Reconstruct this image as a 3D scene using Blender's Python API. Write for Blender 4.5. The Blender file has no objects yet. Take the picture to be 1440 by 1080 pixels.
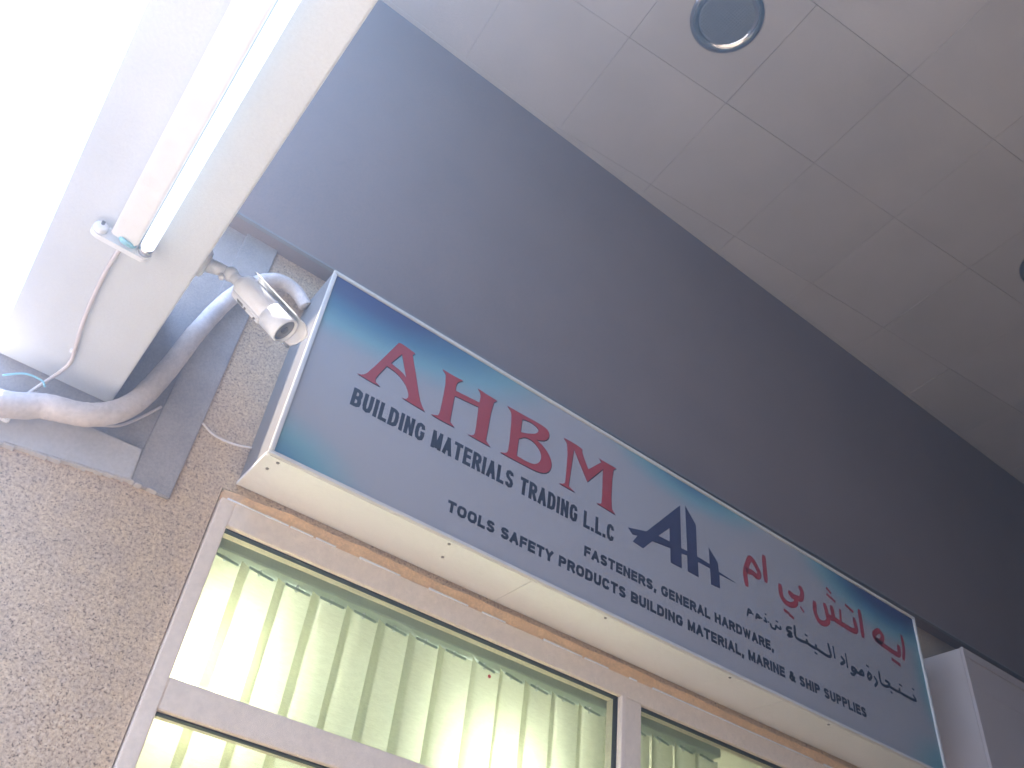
import bpy, bmesh, math, random
from mathutils import Vector, Matrix

# ---------------------------------------------------------------- camera, sky, sun, exposure
S = bpy.context.scene
CZ = 1.55                                    # eye height above the pavement
col = S.collection

cd = bpy.data.cameras.new('camera'); cam = bpy.data.objects.new('camera', cd); col.objects.link(cam)
cd.sensor_width = 36.0; cd.lens = 30.43; cd.clip_start = 0.02; cd.clip_end = 2000
right = Vector((0.790527, -0.603034, 0.106998)); down = Vector((0.463836, 0.475571, -0.747387)); fwd = Vector((0.399904, 0.640455, 0.655717))
m = Matrix((right, -down, -fwd)).transposed().to_4x4(); m.translation = Vector((0, 0, CZ))
cam.matrix_world = m
S.camera = cam

W = bpy.data.worlds.new('World'); S.world = W; W.use_nodes = True
nt = W.node_tree; bg = nt.nodes['Background']
sky = nt.nodes.new('ShaderNodeTexSky'); sky.sky_type = 'NISHITA'; sky.sun_disc = False
SUN_EL, SUN_AZ = math.radians(64.5), math.radians(-86)      # azimuth measured from +Y towards +X
sky.sun_elevation = SUN_EL; sky.sun_rotation = SUN_AZ
sky.air_density = 1.0; sky.dust_density = 1.0; sky.ozone_density = 1.5
nt.links.new(sky.outputs[0], bg.inputs[0]); bg.inputs[1].default_value = 0.15

sd = bpy.data.lights.new('sun', 'SUN'); sd.energy = 3.0; sd.angle = math.radians(0.6); sd.color = (1.0, 0.86, 0.69)
sun = bpy.data.objects.new('sun', sd); col.objects.link(sun)
sdir = Vector((math.sin(SUN_AZ) * math.cos(SUN_EL), math.cos(SUN_AZ) * math.cos(SUN_EL), math.sin(SUN_EL)))
sun.rotation_euler = sdir.to_track_quat('Z', 'Y').to_euler()
sun.location = (-6, 1, 9)

S.view_settings.view_transform = 'Standard'; S.view_settings.look = 'None'
S.view_settings.gamma = 1.0; S.view_settings.exposure = 3.15
S.view_settings.use_curve_mapping = False
S.render.engine = 'CYCLES'
S.cycles.max_bounces = 10; S.cycles.diffuse_bounces = 6; S.cycles.transparent_max_bounces = 16

random.seed(7)

# ---------------------------------------------------------------- helpers
def tag(o, label=None, cat=None, group=None, kind=None):
    if label: o['label'] = label
    if cat: o['category'] = cat
    if group: o['group'] = group
    if kind: o['kind'] = kind
    return o

def empty(name, loc):
    o = bpy.data.objects.new(name, None); col.objects.link(o)
    o.location = (loc[0], loc[1], loc[2] + CZ); o.empty_display_size = 0.05
    return o

def finish(name, bm, mat, parent=None, smooth=False, bevel=0.0):
    if bevel > 0:
        bmesh.ops.bevel(bm, geom=list(bm.edges), offset=bevel, segments=2, affect='EDGES', clamp_overlap=True)
    bmesh.ops.recalc_face_normals(bm, faces=list(bm.faces))
    me = bpy.data.meshes.new(name); bm.to_mesh(me); bm.free()
    if smooth:
        for p in me.polygons: p.use_smooth = True
    return link(name, me, mat, parent)

def link(name, me, mat, parent=None):
    if mat is not None:
        me.materials.clear(); me.materials.append(mat)
    o = bpy.data.objects.new(name, me); col.objects.link(o)
    o.matrix_world = Matrix.Translation((0, 0, CZ))
    if parent is not None:
        o.parent = parent
        pm = Matrix.Identity(4); p = parent
        chain = []
        while p is not None:
            chain.append(p); p = p.parent
        for q in reversed(chain):
            pm = pm @ q.matrix_parent_inverse @ q.matrix_basis
        o.matrix_parent_inverse = pm.inverted()
        o.matrix_basis = Matrix.Translation((0, 0, CZ))
    return o

def box(bm, x0, x1, y0, y1, z0, z1):
    vs = [bm.verts.new((x, y, z)) for x in (x0, x1) for y in (y0, y1) for z in (z0, z1)]
    for f in ((0, 1, 3, 2), (4, 6, 7, 5), (0, 4, 5, 1), (2, 3, 7, 6), (0, 2, 6, 4), (1, 5, 7, 3)):
        bm.faces.new([vs[i] for i in f])

def hexa(bm, p):                      # eight corners: front loop of 4 then back loop of 4
    vs = [bm.verts.new(q) for q in p]
    for f in ((0, 1, 2, 3), (7, 6, 5, 4), (0, 4, 5, 1), (1, 5, 6, 2), (2, 6, 7, 3), (3, 7, 4, 0)):
        bm.faces.new([vs[i] for i in f])

def bx(name, mat, parent, *d, bevel=0.0):
    bm = bmesh.new(); box(bm, *d); return finish(name, bm, mat, parent, bevel=bevel)

def frame_of(t):
    t = t.normalized(); a = Vector((0, 0, 1)) if abs(t.z) < 0.9 else Vector((1, 0, 0))
    u = t.cross(a).normalized(); return u, t.cross(u).normalized()

def catmull(pts, n=8):
    P = [Vector(p) for p in pts]; P = [2 * P[0] - P[1]] + P + [2 * P[-1] - P[-2]]; out = []
    for i in range(1, len(P) - 2):
        for k in range(n):
            t = k / n; a, b, c, d = P[i - 1:i + 3]
            out.append(0.5 * ((2 * b) + (c - a) * t + (2 * a - 5 * b + 4 * c - d) * t * t + (3 * b - a - 3 * c + d) * t ** 3))
    out.append(P[-2]); return out

def tube(bm, pts, rad, seg=12, caps=True, wob=0.0):
    pts = [Vector(p) for p in pts]; n = len(pts); rings = []
    u = None
    for i, p in enumerate(pts):
        t = (pts[min(i + 1, n - 1)] - pts[max(i - 1, 0)]).normalized()
        if u is None: u, v = frame_of(t)
        else:
            u = (u - t * u.dot(t)).normalized(); v = t.cross(u)
        r = rad(i / (n - 1)) if callable(rad) else rad
        r *= 1 + wob * (random.random() - 0.5)
        rings.append([bm.verts.new(p + (u * math.cos(a) + v * math.sin(a)) * r) for a in [2 * math.pi * k / seg for k in range(seg)]])
    for a, b in zip(rings, rings[1:]):
        for k in range(seg): bm.faces.new((a[k], a[(k + 1) % seg], b[(k + 1) % seg], b[k]))
    if caps: bm.faces.new(rings[0][::-1]); bm.faces.new(rings[-1])

def lathe(bm, prof, origin, axis, up, seg=32):
    """prof: list of (distance along axis, radius)"""
    axis = axis.normalized(); u = (up - axis * up.dot(axis)).normalized(); v = axis.cross(u); rings = []
    for d, r in prof:
        c = Vector(origin) + axis * d
        if r < 1e-5: rings.append([bm.verts.new(c)])
        else: rings.append([bm.verts.new(c + (u * math.cos(a) + v * math.sin(a)) * r) for a in [2 * math.pi * k / seg for k in range(seg)]])
    for a, b in zip(rings, rings[1:]):
        for k in range(seg):
            k2 = (k + 1) % seg
            if len(a) == 1 and len(b) == 1: continue
            if len(a) == 1: bm.faces.new((a[0], b[k2], b[k]))
            elif len(b) == 1: bm.faces.new((a[k], a[k2], b[0]))
            else: bm.faces.new((a[k], a[k2], b[k2], b[k]))

# ---------------------------------------------------------------- materials
def newmat(name):
    mt = bpy.data.materials.new(name); mt.use_nodes = True
    n = mt.node_tree; return mt, n, n.nodes['Principled BSDF']

def add_noise(n, scale, detail=4, rough=0.55, coord='Object'):
    tc = n.nodes.new('ShaderNodeTexCoord'); nz = n.nodes.new('ShaderNodeTexNoise')
    nz.inputs['Scale'].default_value = scale; nz.inputs['Detail'].default_value = detail; nz.inputs['Roughness'].default_value = rough
    n.links.new(tc.outputs[coord], nz.inputs['Vector']); return nz

def ramp(n, src, stops):
    r = n.nodes.new('ShaderNodeValToRGB'); e = r.color_ramp.elements
    while len(e) < len(stops): e.new(0.5)
    for el, (p, c) in zip(e, stops): el.position = p; el.color = (*c, 1)
    n.links.new(src, r.inputs[0]); return r

def mixc(n, fac, a, b, mode='MIX'):
    mx = n.nodes.new('ShaderNodeMix'); mx.data_type = 'RGBA'; mx.blend_type = mode
    for sock, val in ((mx.inputs[0], fac), (mx.inputs[6], a), (mx.inputs[7], b)):
        if hasattr(val, 'links'): n.links.new(val, sock)
        elif isinstance(val, tuple): sock.default_value = (*val, 1)
        else: sock.default_value = val
    return mx.outputs[2]

def bump(n, b, src, strength, dist=0.002):
    bp = n.nodes.new('ShaderNodeBump'); bp.inputs['Strength'].default_value = strength; bp.inputs['Distance'].default_value = dist
    n.links.new(src, bp.inputs['Height']); n.links.new(bp.outputs[0], b.inputs['Normal'])

def paint(name, c, rough=0.5, var=0.12, scale=6.0, fine=0.0, fscale=300, metal=0.0, bmp=0.0):
    mt, n, b = newmat(name)
    nz = add_noise(n, scale, 6)
    lo = tuple(x * (1 - var) for x in c); hi = tuple(min(1, x * (1 + var * 0.6)) for x in c)
    out = ramp(n, nz.outputs[0], [(0.3, lo), (0.7, hi)]).outputs[0]
    if fine > 0:
        n2 = add_noise(n, fscale, 2)
        r2 = ramp(n, n2.outputs[0], [(0.35, (1 - fine,) * 3), (0.65, (1 + fine * 0.5,) * 3)])
        out = mixc(n, 1.0, out, r2.outputs[0], 'MULTIPLY')
        if bmp: bump(n, b, n2.outputs[0], bmp)
    elif bmp: bump(n, b, nz.outputs[0], bmp)
    n.links.new(out, b.inputs['Base Color'])
    b.inputs['Roughness'].default_value = rough; b.inputs['Metallic'].default_value = metal
    return mt

def plain(name, c, rough=0.5, metal=0.0):
    mt, n, b = newmat(name); b.inputs['Base Color'].default_value = (*c, 1)
    b.inputs['Roughness'].default_value = rough; b.inputs['Metallic'].default_value = metal; return mt

def granite_mat():
    mt, n, b = newmat('granite')
    a = add_noise(n, 120, 3, 0.62); c1 = ramp(n, a.outputs[0], [(0.30, (0.34, 0.24, 0.16)), (0.45, (0.54, 0.415, 0.28)), (0.56, (0.63, 0.495, 0.345)), (0.70, (0.72, 0.60, 0.45))])
    d = add_noise(n, 210, 2, 0.5); c2 = ramp(n, d.outputs[0], [(0.31, (0.30, 0.25, 0.22)), (0.42, (1, 1, 1))])
    e = add_noise(n, 20, 3); c3 = ramp(n, e.outputs[0], [(0.35, (0.88, 0.87, 0.9)), (0.65, (1.0, 0.98, 0.95))])
    out = mixc(n, 0.85, c1.outputs[0], c2.outputs[0], 'MULTIPLY'); out = mixc(n, 1.0, out, c3.outputs[0], 'MULTIPLY')
    n.links.new(out, b.inputs['Base Color']); b.inputs['Roughness'].default_value = 0.38
    bump(n, b, a.outputs[0], 0.15, 0.001); return mt

def tile_mat():
    mt, n, b = newmat('ceiling_tile_white')
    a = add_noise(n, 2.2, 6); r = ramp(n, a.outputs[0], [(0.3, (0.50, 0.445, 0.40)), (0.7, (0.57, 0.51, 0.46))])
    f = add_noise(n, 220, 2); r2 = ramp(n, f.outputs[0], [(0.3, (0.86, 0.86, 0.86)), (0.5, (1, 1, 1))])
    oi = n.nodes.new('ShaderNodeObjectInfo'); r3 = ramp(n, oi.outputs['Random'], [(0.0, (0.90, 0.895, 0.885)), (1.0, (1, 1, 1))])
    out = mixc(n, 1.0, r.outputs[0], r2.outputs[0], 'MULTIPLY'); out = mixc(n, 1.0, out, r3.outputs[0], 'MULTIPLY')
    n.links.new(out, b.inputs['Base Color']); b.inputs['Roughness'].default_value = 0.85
    bump(n, b, f.outputs[0], 0.15, 0.001); return mt

def emis(name, c, s):
    mt, n, b = newmat(name); b.inputs['Base Color'].default_value = (*[min(1, x) for x in c], 1)
    b.inputs['Emission Color'].default_value = (*c, 1); b.inputs['Emission Strength'].default_value = s; return mt

def glass_mat():
    mt = bpy.data.materials.new('window_glass'); mt.use_nodes = True; n = mt.node_tree
    n.nodes.remove(n.nodes['Principled BSDF']); out = n.nodes['Material Output']
    tr = n.nodes.new('ShaderNodeBsdfTransparent'); tr.inputs[0].default_value = (0.93, 0.97, 0.92, 1)
    gl = n.nodes.new('ShaderNodeBsdfGlossy'); gl.inputs['Roughness'].default_value = 0.02
    lw = n.nodes.new('ShaderNodeLayerWeight'); lw.inputs[0].default_value = 0.5
    pw = n.nodes.new('ShaderNodeMath'); pw.operation = 'POWER'; pw.inputs[1].default_value = 5.0; n.links.new(lw.outputs['Facing'], pw.inputs[0])
    fr = n.nodes.new('ShaderNodeMath'); fr.operation = 'MULTIPLY_ADD'; fr.inputs[1].default_value = 0.9; fr.inputs[2].default_value = 0.04; n.links.new(pw.outputs[0], fr.inputs[0])
    mx = n.nodes.new('ShaderNodeMixShader')
    n.links.new(fr.outputs[0], mx.inputs[0]); n.links.new(tr.outputs[0], mx.inputs[1]); n.links.new(gl.outputs[0], mx.inputs[2])
    n.links.new(mx.outputs[0], out.inputs[0]); return mt

def vane_mat():
    mt = bpy.data.materials.new('blind_fabric'); mt.use_nodes = True; n = mt.node_tree
    n.nodes.remove(n.nodes['Principled BSDF']); out = n.nodes['Material Output']
    tc = n.nodes.new('ShaderNodeTexCoord'); mp = n.nodes.new('ShaderNodeMapping'); mp.inputs['Scale'].default_value = (40, 40, 260)
    nz = n.nodes.new('ShaderNodeTexNoise'); nz.inputs['Scale'].default_value = 1.0; nz.inputs['Detail'].default_value = 3
    n.links.new(tc.outputs['Object'], mp.inputs[0]); n.links.new(mp.outputs[0], nz.inputs['Vector'])
    r = ramp(n, nz.outputs[0], [(0.3, (0.72, 0.73, 0.59)), (0.7, (0.83, 0.84, 0.70))])
    df = n.nodes.new('ShaderNodeBsdfDiffuse'); tl = n.nodes.new('ShaderNodeBsdfTranslucent')
    n.links.new(r.outputs[0], df.inputs[0]); n.links.new(r.outputs[0], tl.inputs[0])
    mx = n.nodes.new('ShaderNodeMixShader'); mx.inputs[0].default_value = 0.62
    n.links.new(df.outputs[0], mx.inputs[1]); n.links.new(tl.outputs[0], mx.inputs[2]); n.links.new(mx.outputs[0], out.inputs[0]); return mt

def face_mat():
    """printed vinyl face: white with teal and navy clouds in the corners (local x 0..3.14, z 0..0.745)"""
    mt, n, b = newmat('printed_sign_face')
    tc = n.nodes.new('ShaderNodeTexCoord'); sp = n.nodes.new('ShaderNodeSeparateXYZ')
    n.links.new(tc.outputs['Object'], sp.inputs[0])
    X, Z = sp.outputs[0], sp.outputs[2]
    def M(op, a, b_=None, c_=None):
        q = n.nodes.new('ShaderNodeMath'); q.operation = op
        for i, v in enumerate((a, b_, c_)):
            if v is None: continue
            if hasattr(v, 'links'): n.links.new(v, q.inputs[i])
            else: q.inputs[i].default_value = v
        return q.outputs[0]
    def blob(cx, cz, rx, rz):
        dx = M('DIVIDE', M('SUBTRACT', X, SX + cx), rx); dz = M('DIVIDE', M('SUBTRACT', Z, SZ + cz), rz)
        d = M('SQRT', M('ADD', M('MULTIPLY', dx, dx), M('MULTIPLY', dz, dz)))
        return M('SUBTRACT', 1.0, d)
    blobs = [blob(*q) for q in ((0.10, 0.80, 0.95, 0.36), (-0.05, -0.03, 0.42, 0.24), (1.66, 0.80, 0.58, 0.22), (2.95, 0.80, 0.75, 0.32), (3.22, 0.02, 0.42, 0.20), (3.22, 0.45, 0.22, 0.5))]
    wt = (1.0, 0.62, 0.75, 1.15, 0.5, 0.6)
    cur = None
    for q, w in zip(blobs, wt):
        q = M('MULTIPLY', M('MAXIMUM', q, 0.0), w)
        cur = q if cur is None else M('MAXIMUM', cur, q)
    nz = add_noise(n, 3.0, 4); cur = M('ADD', cur, M('MULTIPLY', M('SUBTRACT', nz.outputs[0], 0.5), 0.06))
    r = ramp(n, cur, [(0.0, (0.345, 0.335, 0.345)), (0.10, (0.325, 0.33, 0.345)), (0.30, (0.175, 0.325, 0.36)), (0.48, (0.075, 0.185, 0.27)), (0.66, (0.045, 0.07, 0.16)), (1.0, (0.03, 0.03, 0.14))])
    n.links.new(r.outputs[0], b.inputs['Base Color']); b.inputs['Roughness'].default_value = 0.42
    return mt

SX, SZ = 0.505, 1.335                        # lower left corner of the sign face
M_granite = granite_mat(); M_tile = tile_mat(); M_glass = glass_mat(); M_vane = vane_mat(); M_face = face_mat()
M_bulk = paint('bulkhead_grey_paint', (0.225, 0.170, 0.150), 0.7, 0.08, 3.0, fine=0.10, fscale=240, bmp=0.25)
M_plaster = paint('grey_plaster', (0.36, 0.335, 0.325), 0.8, 0.15, 9.0, fine=0.10, fscale=160, bmp=0.2)
M_panel = paint('pale_grey_render', (0.49, 0.47, 0.46), 0.75, 0.12, 7.0, fine=0.06, fscale=120, bmp=0.15)
M_beam = paint('white_beam_paint', (0.60, 0.635, 0.68), 0.65, 0.05, 3.5, fine=0.04, fscale=160, bmp=0.06)
M_alu = paint('beige_aluminium', (0.77, 0.66, 0.545), 0.42, 0.06, 30.0, fine=0.05, fscale=80)
M_bead = paint('pale_bead', (0.80, 0.69, 0.60), 0.4, 0.04, 20)
M_gasket = plain('black_gasket', (0.02, 0.02, 0.02), 0.6)
M_seal = paint('orange_sealant', (0.78, 0.53, 0.31), 0.8, 0.14, 14.0, fine=0.12, fscale=120, bmp=0.3)
M_case = paint('sign_casing_grey', (0.21, 0.20, 0.20), 0.45, 0.07, 5.0)
M_under = paint('sign_underside_white', (0.77, 0.78, 0.76), 0.55, 0.05, 4.0, fine=0.03, fscale=60)
M_trim = paint('sign_trim', (0.62, 0.61, 0.58), 0.4, 0.05, 8.0)
M_red = paint('red_vinyl', (0.34, 0.035, 0.04), 0.45, 0.06, 12)
M_dark = plain('dark_navy_vinyl', (0.022, 0.022, 0.035), 0.45)
M_navy = plain('navy_vinyl', (0.035, 0.034, 0.08), 0.45)
M_white = paint('white_enamel', (0.80, 0.82, 0.85), 0.35, 0.05, 20)
M_plastic = paint('white_plastic', (0.77, 0.80, 0.85), 0.4, 0.04, 30)
M_cable = paint('white_cable', (0.66, 0.61, 0.60), 0.55, 0.1, 30)
M_wrap = paint('wrapped_pipe_tape', (0.66, 0.60, 0.575), 0.75, 0.2, 11, fine=0.08, fscale=90, bmp=0.3)
M_steel = plain('chrome', (0.72, 0.72, 0.74), 0.12, 1.0)
M_screw = plain('screw_steel', (0.25, 0.24, 0.23), 0.4, 0.8)
M_lens = plain('lens_glass', (0.22, 0.23, 0.29), 0.08)
M_blue = plain('blue_tape', (0.30, 0.58, 0.70), 0.5)
M_tube = emis('tube_white_added_glow', (0.86, 0.93, 1.0), 0.16)  # tube taken as unlit; faint glow added so it stays white
M_room = paint('shop_wall_cream', (0.70, 0.68, 0.52), 0.8, 0.05, 2.0)
M_roomlamp = emis('shop_lamp_glow', (1.0, 0.98, 0.86), 15.0)
M_ground = paint('pavement_concrete', (0.50, 0.42, 0.33), 0.85, 0.15, 1.2, fine=0.1, fscale=60)
M_paving = paint('arcade_paving', (0.52, 0.42, 0.31), 0.6, 0.12, 1.5, fine=0.08, fscale=80)
M_slab = paint('roof_concrete', (0.45, 0.44, 0.42), 0.85, 0.1, 2.0)
M_glow = paint('downlight_mesh', (0.74, 0.74, 0.78), 0.22, 0.12, 40, metal=0.9)
M_redspot = plain('red_spot', (0.55, 0.03, 0.02), 0.5)
M_yellow = paint('cabinet_yellow', (0.62, 0.58, 0.30), 0.6, 0.05, 3)

# ---------------------------------------------------------------- the setting: ground, paving, roof slab, ceiling
g = bx('ground', M_ground, None, -26, 26, -26, 26, -CZ - 0.3, -CZ); tag(g, kind='structure')
g = bx('arcade_pavement', M_paving, None, -0.9, 9.2, -2.6, 2.216, -CZ + 0.0, -CZ + 0.004); tag(g, kind='structure')
g = bx('roof', M_slab, None, -0.50, 9.2, -2.6, 9, 4.03, 4.4); tag(g, kind='structure')  # unseen left overhang shaped to keep direct sun off the sign

op = tag(empty('light_shaping_walls', (6, -2.7, -CZ)), 'unseen plain walls added around the passage to shape the light', 'building')  # unseen walls added to close the passage and dim its right side
M_room_end = paint('end_wall_tan', (0.55, 0.41, 0.28), 0.8, 0.1, 2.0)
M_opp = paint('beige_render', (0.30, 0.225, 0.16), 0.8, 0.15, 2.0)
bx('wall', M_opp, op, -0.45, 9.2, -2.9, -2.62, -CZ, 4.029)
bx('added_end_wall', M_room_end, op, 9.21, 9.4, -2.9, 2.6, -CZ, 4.029)  # added to keep the far end dim and warm
WALL = 2.216          # granite front
BULK = 2.14           # bulkhead front
CEIL = 3.992

ceiling = tag(bx('ceiling', plain('ceiling_void', (0.40, 0.36, 0.33), 0.9), None, -0.50, 9.1, -2.5, 2.3, 4.005, 4.028), kind='structure')
th = math.radians(-5.9)
def uv2xy(u, v): return (u * math.cos(th) - v * math.sin(th), u * math.sin(th) + v * math.cos(th))
def clip(poly, nx, ny, d):           # keep nx*x + ny*y <= d
    out = []
    for a, b in zip(poly, poly[1:] + poly[:1]):
        da, db = nx * a[0] + ny * a[1] - d, nx * b[0] + ny * b[1] - d
        if da <= 0: out.append(a)
        if da * db < 0:
            t = da / (da - db); out.append((a[0] + t * (b[0] - a[0]), a[1] + t * (b[1] - a[1])))
    return out
def tile_mesh(poly, dz):
    bm = bmesh.new(); c = Vector((sum(p[0] for p in poly) / len(poly), sum(p[1] for p in poly) / len(poly)))
    lo = [bm.verts.new((c.x + (p[0] - c.x) * 0.996, c.y + (p[1] - c.y) * 0.996, CEIL + dz)) for p in poly]
    mi = [bm.verts.new((p[0], p[1], CEIL + dz + 0.002)) for p in poly]; hi = [bm.verts.new((p[0], p[1], CEIL + 0.0125)) for p in poly]
    bm.faces.new(lo); bm.faces.new(hi[::-1])
    k = len(poly)
    for r1, r2 in ((lo, mi), (mi, hi)):
        for i in range(k): bm.faces.new((r1[i], r1[(i + 1) % k], r2[(i + 1) % k], r2[i]))
    return bm
LAMPS = ((1.600, 1.158, 0.172), (4.012, 0.955, 0.172))
for iu in range(-4, 12):
    for iv in range(-4, 3):
        u0, v0 = 1.76 + 0.6 * iu, 1.645 + 0.6 * iv; gp = random.choice((0.0005, 0.0007, 0.0011))
        sq = [uv2xy(u0 + gp, v0 + gp), uv2xy(u0 + 0.6 - gp, v0 + gp), uv2xy(u0 + 0.6 - gp, v0 + 0.6 - gp), uv2xy(u0 + gp, v0 + 0.6 - gp)]
        sq = clip(clip(sq, 0, 1, 2.128), -1, 0, 0.35)
        if len(sq) < 3: continue
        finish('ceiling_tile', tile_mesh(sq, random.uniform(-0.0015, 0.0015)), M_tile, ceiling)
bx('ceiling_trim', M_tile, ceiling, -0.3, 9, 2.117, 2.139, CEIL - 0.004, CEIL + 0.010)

# ---------------------------------------------------------------- shop building
bld = tag(empty('shop_building', (2, WALL, -CZ)), 'shop front of speckled granite with dark grey upper wall and lit window', 'building')
WX0, WX1, WZ0, WZ1 = 0.470, 3.78, -0.95, 1.3095         # window opening in the granite
bm = bmesh.new()
box(bm, -9.0, 0.346, WALL, WALL + 0.24, -CZ, 1.203)
finish('granite_pier', bm, M_granite, bld)
bm = bmesh.new()
def lintel(bm):
    box(bm, 0.346, WX0, WALL + 0.0005, WALL + 0.24, -CZ, 2.30)
    box(bm, WX0, WX1, WALL + 0.0005, WALL + 0.24, WZ1, 2.30)
    box(bm, WX1, 9.1, WALL + 0.0005, WALL + 0.24, -CZ, 2.30)
    box(bm, WX0, WX1, WALL + 0.0005, WALL + 0.24, -CZ, WZ0)
lintel(bm); finish('granite_wall', bm, M_granite, bld)
bx('plaster_wall', M_plaster, bld, -0.20, 0.232, WALL + 0.004, WALL + 0.24, 1.203, 2.30)
bx('wall_coping', M_plaster, bld, -9.0, -0.203, WALL + 0.004, WALL + 0.24, 1.2035, 1.27)
bx('plaster_pilaster', M_plaster, bld, 0.232, 0.347, WALL - 0.012, WALL + 0.239, 1.2035, 2.299, bevel=0.003)
bx('bulkhead', M_bulk, bld, -0.19, 9.1, BULK, 2.45, 2.238, CEIL + 0.011)
bx('bulkhead_edge', M_case, bld, -0.19, 9.1, BULK - 0.003, BULK + 0.012, 2.229, 2.2375)
# render block under the beam, its lower edge sloping and chipped
bm = bmesh.new()
hexa(bm, [(-1.50, WALL - 0.030, 0.953), (0.238, WALL - 0.018, 1.205), (0.229, WALL - 0.018, 1.304), (-1.50, WALL - 0.030, 1.274),
          (-1.50, WALL + 0.05, 0.953), (0.238, WALL + 0.05, 1.205), (0.229, WALL + 0.05, 1.304), (-1.50, WALL + 0.05, 1.274)])
finish('render_block', bm, M_panel, bld, bevel=0.003)
bm = bmesh.new()                               # broken mortar along its lower edge
x = -0.3
while x < 0.335:
    w = random.uniform(0.006, 0.030); zc = 1.205 + (x - 0.238) * 0.1453 if x < 0.238 else 1.203
    r = random.uniform(0.001, 0.0035)
    hexa(bm, [(x, WALL - 0.020, zc - r), (x + w, WALL - 0.018, zc - r * random.uniform(.3, 1)), (x + w * .9, WALL - 0.020, zc + 0.001), (x + w * .1, WALL - 0.022, zc + 0.001),
              (x, WALL + 0.01, zc - r), (x + w, WALL + 0.01, zc - r), (x + w * .9, WALL + 0.01, zc + 0.001), (x + w * .1, WALL + 0.01, zc + 0.001)])
    x += w * random.uniform(1.0, 2.6)
finish('mortar_crumbs', bm, M_panel, bld)['kind'] = 'stuff'

# window (a part of the building) with its frame, glass and sealant as sub-parts
FY = 2.192
win = bx('window', M_alu, bld, 0.474, 0.515, FY, 2.27, WZ0, 1.268, bevel=0.0025)      # the left jamb carries the rest
win['label'] = 'beige aluminium shop window with clear panes'
bx('top_rail', M_alu, win, 0.515, 3.76, FY + 0.0005, 2.27, 1.193, 1.268, bevel=0.0025)
bx('transom', M_alu, win, 0.515, 1.988, FY + 0.001, 2.27, 0.682, 0.761, bevel=0.0025)
bx('transom', M_alu, win, 2.083, 3.72, FY + 0.001, 2.27, 0.682, 0.761, bevel=0.0025)
bx('mullion', M_alu, win, 1.988, 2.083, FY + 0.0008, 2.27, WZ0, 1.193, bevel=0.0025)
bx('jamb', M_alu, win, 3.72, 3.76, FY, 2.27, WZ0, 1.193, bevel=0.0025)
for x0, x1 in ((0.515, 1.988), (2.083, 3.72)):
    for z0, z1 in ((WZ0, 0.682), (0.761, 1.193)):
        bx('pane', M_glass, win, x0 + 0.002, x1 - 0.002, 2.232, 2.238, z0 + 0.002, z1 - 0.002)
        bx('gasket', M_gasket, win, x0, x1, FY + 0.018, 2.231, z1 - 0.0045, z1 - 0.0005)
        bx('gasket', M_gasket, win, x1 - 0.0042, x1 - 0.0005, FY + 0.018, 2.231, z0, z1 - 0.005)
bx('glazing_bead', M_bead, win, 1.989, 2.008, FY - 0.002, FY + 0.012, 0.765, 1.196, bevel=0.002)
# orange sealant band: uneven upper and lower edge
bm = bmesh.new(); N = 150; prev = None; dz = 0; dl = 0
for i in range(N + 1):
    x = 0.474 + (3.76 - 0.474) * i / N
    dz = dz * 0.8 + random.uniform(-0.002, 0.002); dl = dl * 0.6 + random.uniform(-0.0012, 0.0012)
    lowz = 1.2695 + (dl if random.random() < 0.5 else 0) - (0.004 if random.random() < 0.06 else 0)
    zt = 1.3075 + dz - 0.014 * max(0.0, 1 - (x - 0.474) / 0.2)
    ring = [bm.verts.new(p) for p in ((x, 2.197 + dl, max(1.2685, lowz)), (x, 2.199 + dl, zt), (x, 2.225, zt + 0.001), (x, 2.225, 1.2695))]
    if prev:
        for k in range(4): bm.faces.new((prev[k], prev[(k + 1) % 4], ring[(k + 1) % 4], ring[k]))
    else: bm.faces.new(ring[::-1])
    prev = ring
bm.faces.new(prev)
finish('sealant_band', bm, M_seal, win)
bm = bmesh.new()
x = 0.49
while x < 3.7:                                 # torn film along the top rail
    w = random.uniform(0.03, 0.22); r = random.uniform(0.001, 0.003)
    hexa(bm, [(x, 2.1885, 1.2655 - r * .6), (x + w, 2.1885, 1.2665), (x + w, 2.190, 1.2700), (x, 2.190, 1.2700 + r * .5), (x, 2.1935, 1.2655 - r * .6), (x + w, 2.1935, 1.2665), (x + w, 2.1945, 1.27), (x, 2.1945, 1.27 + r * .5)])
    x += w + random.uniform(0.0, 0.16) * (1 if random.random() < .5 else .1)
finish('peeling_film', bm, M_white, win)['kind'] = 'stuff'

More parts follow.
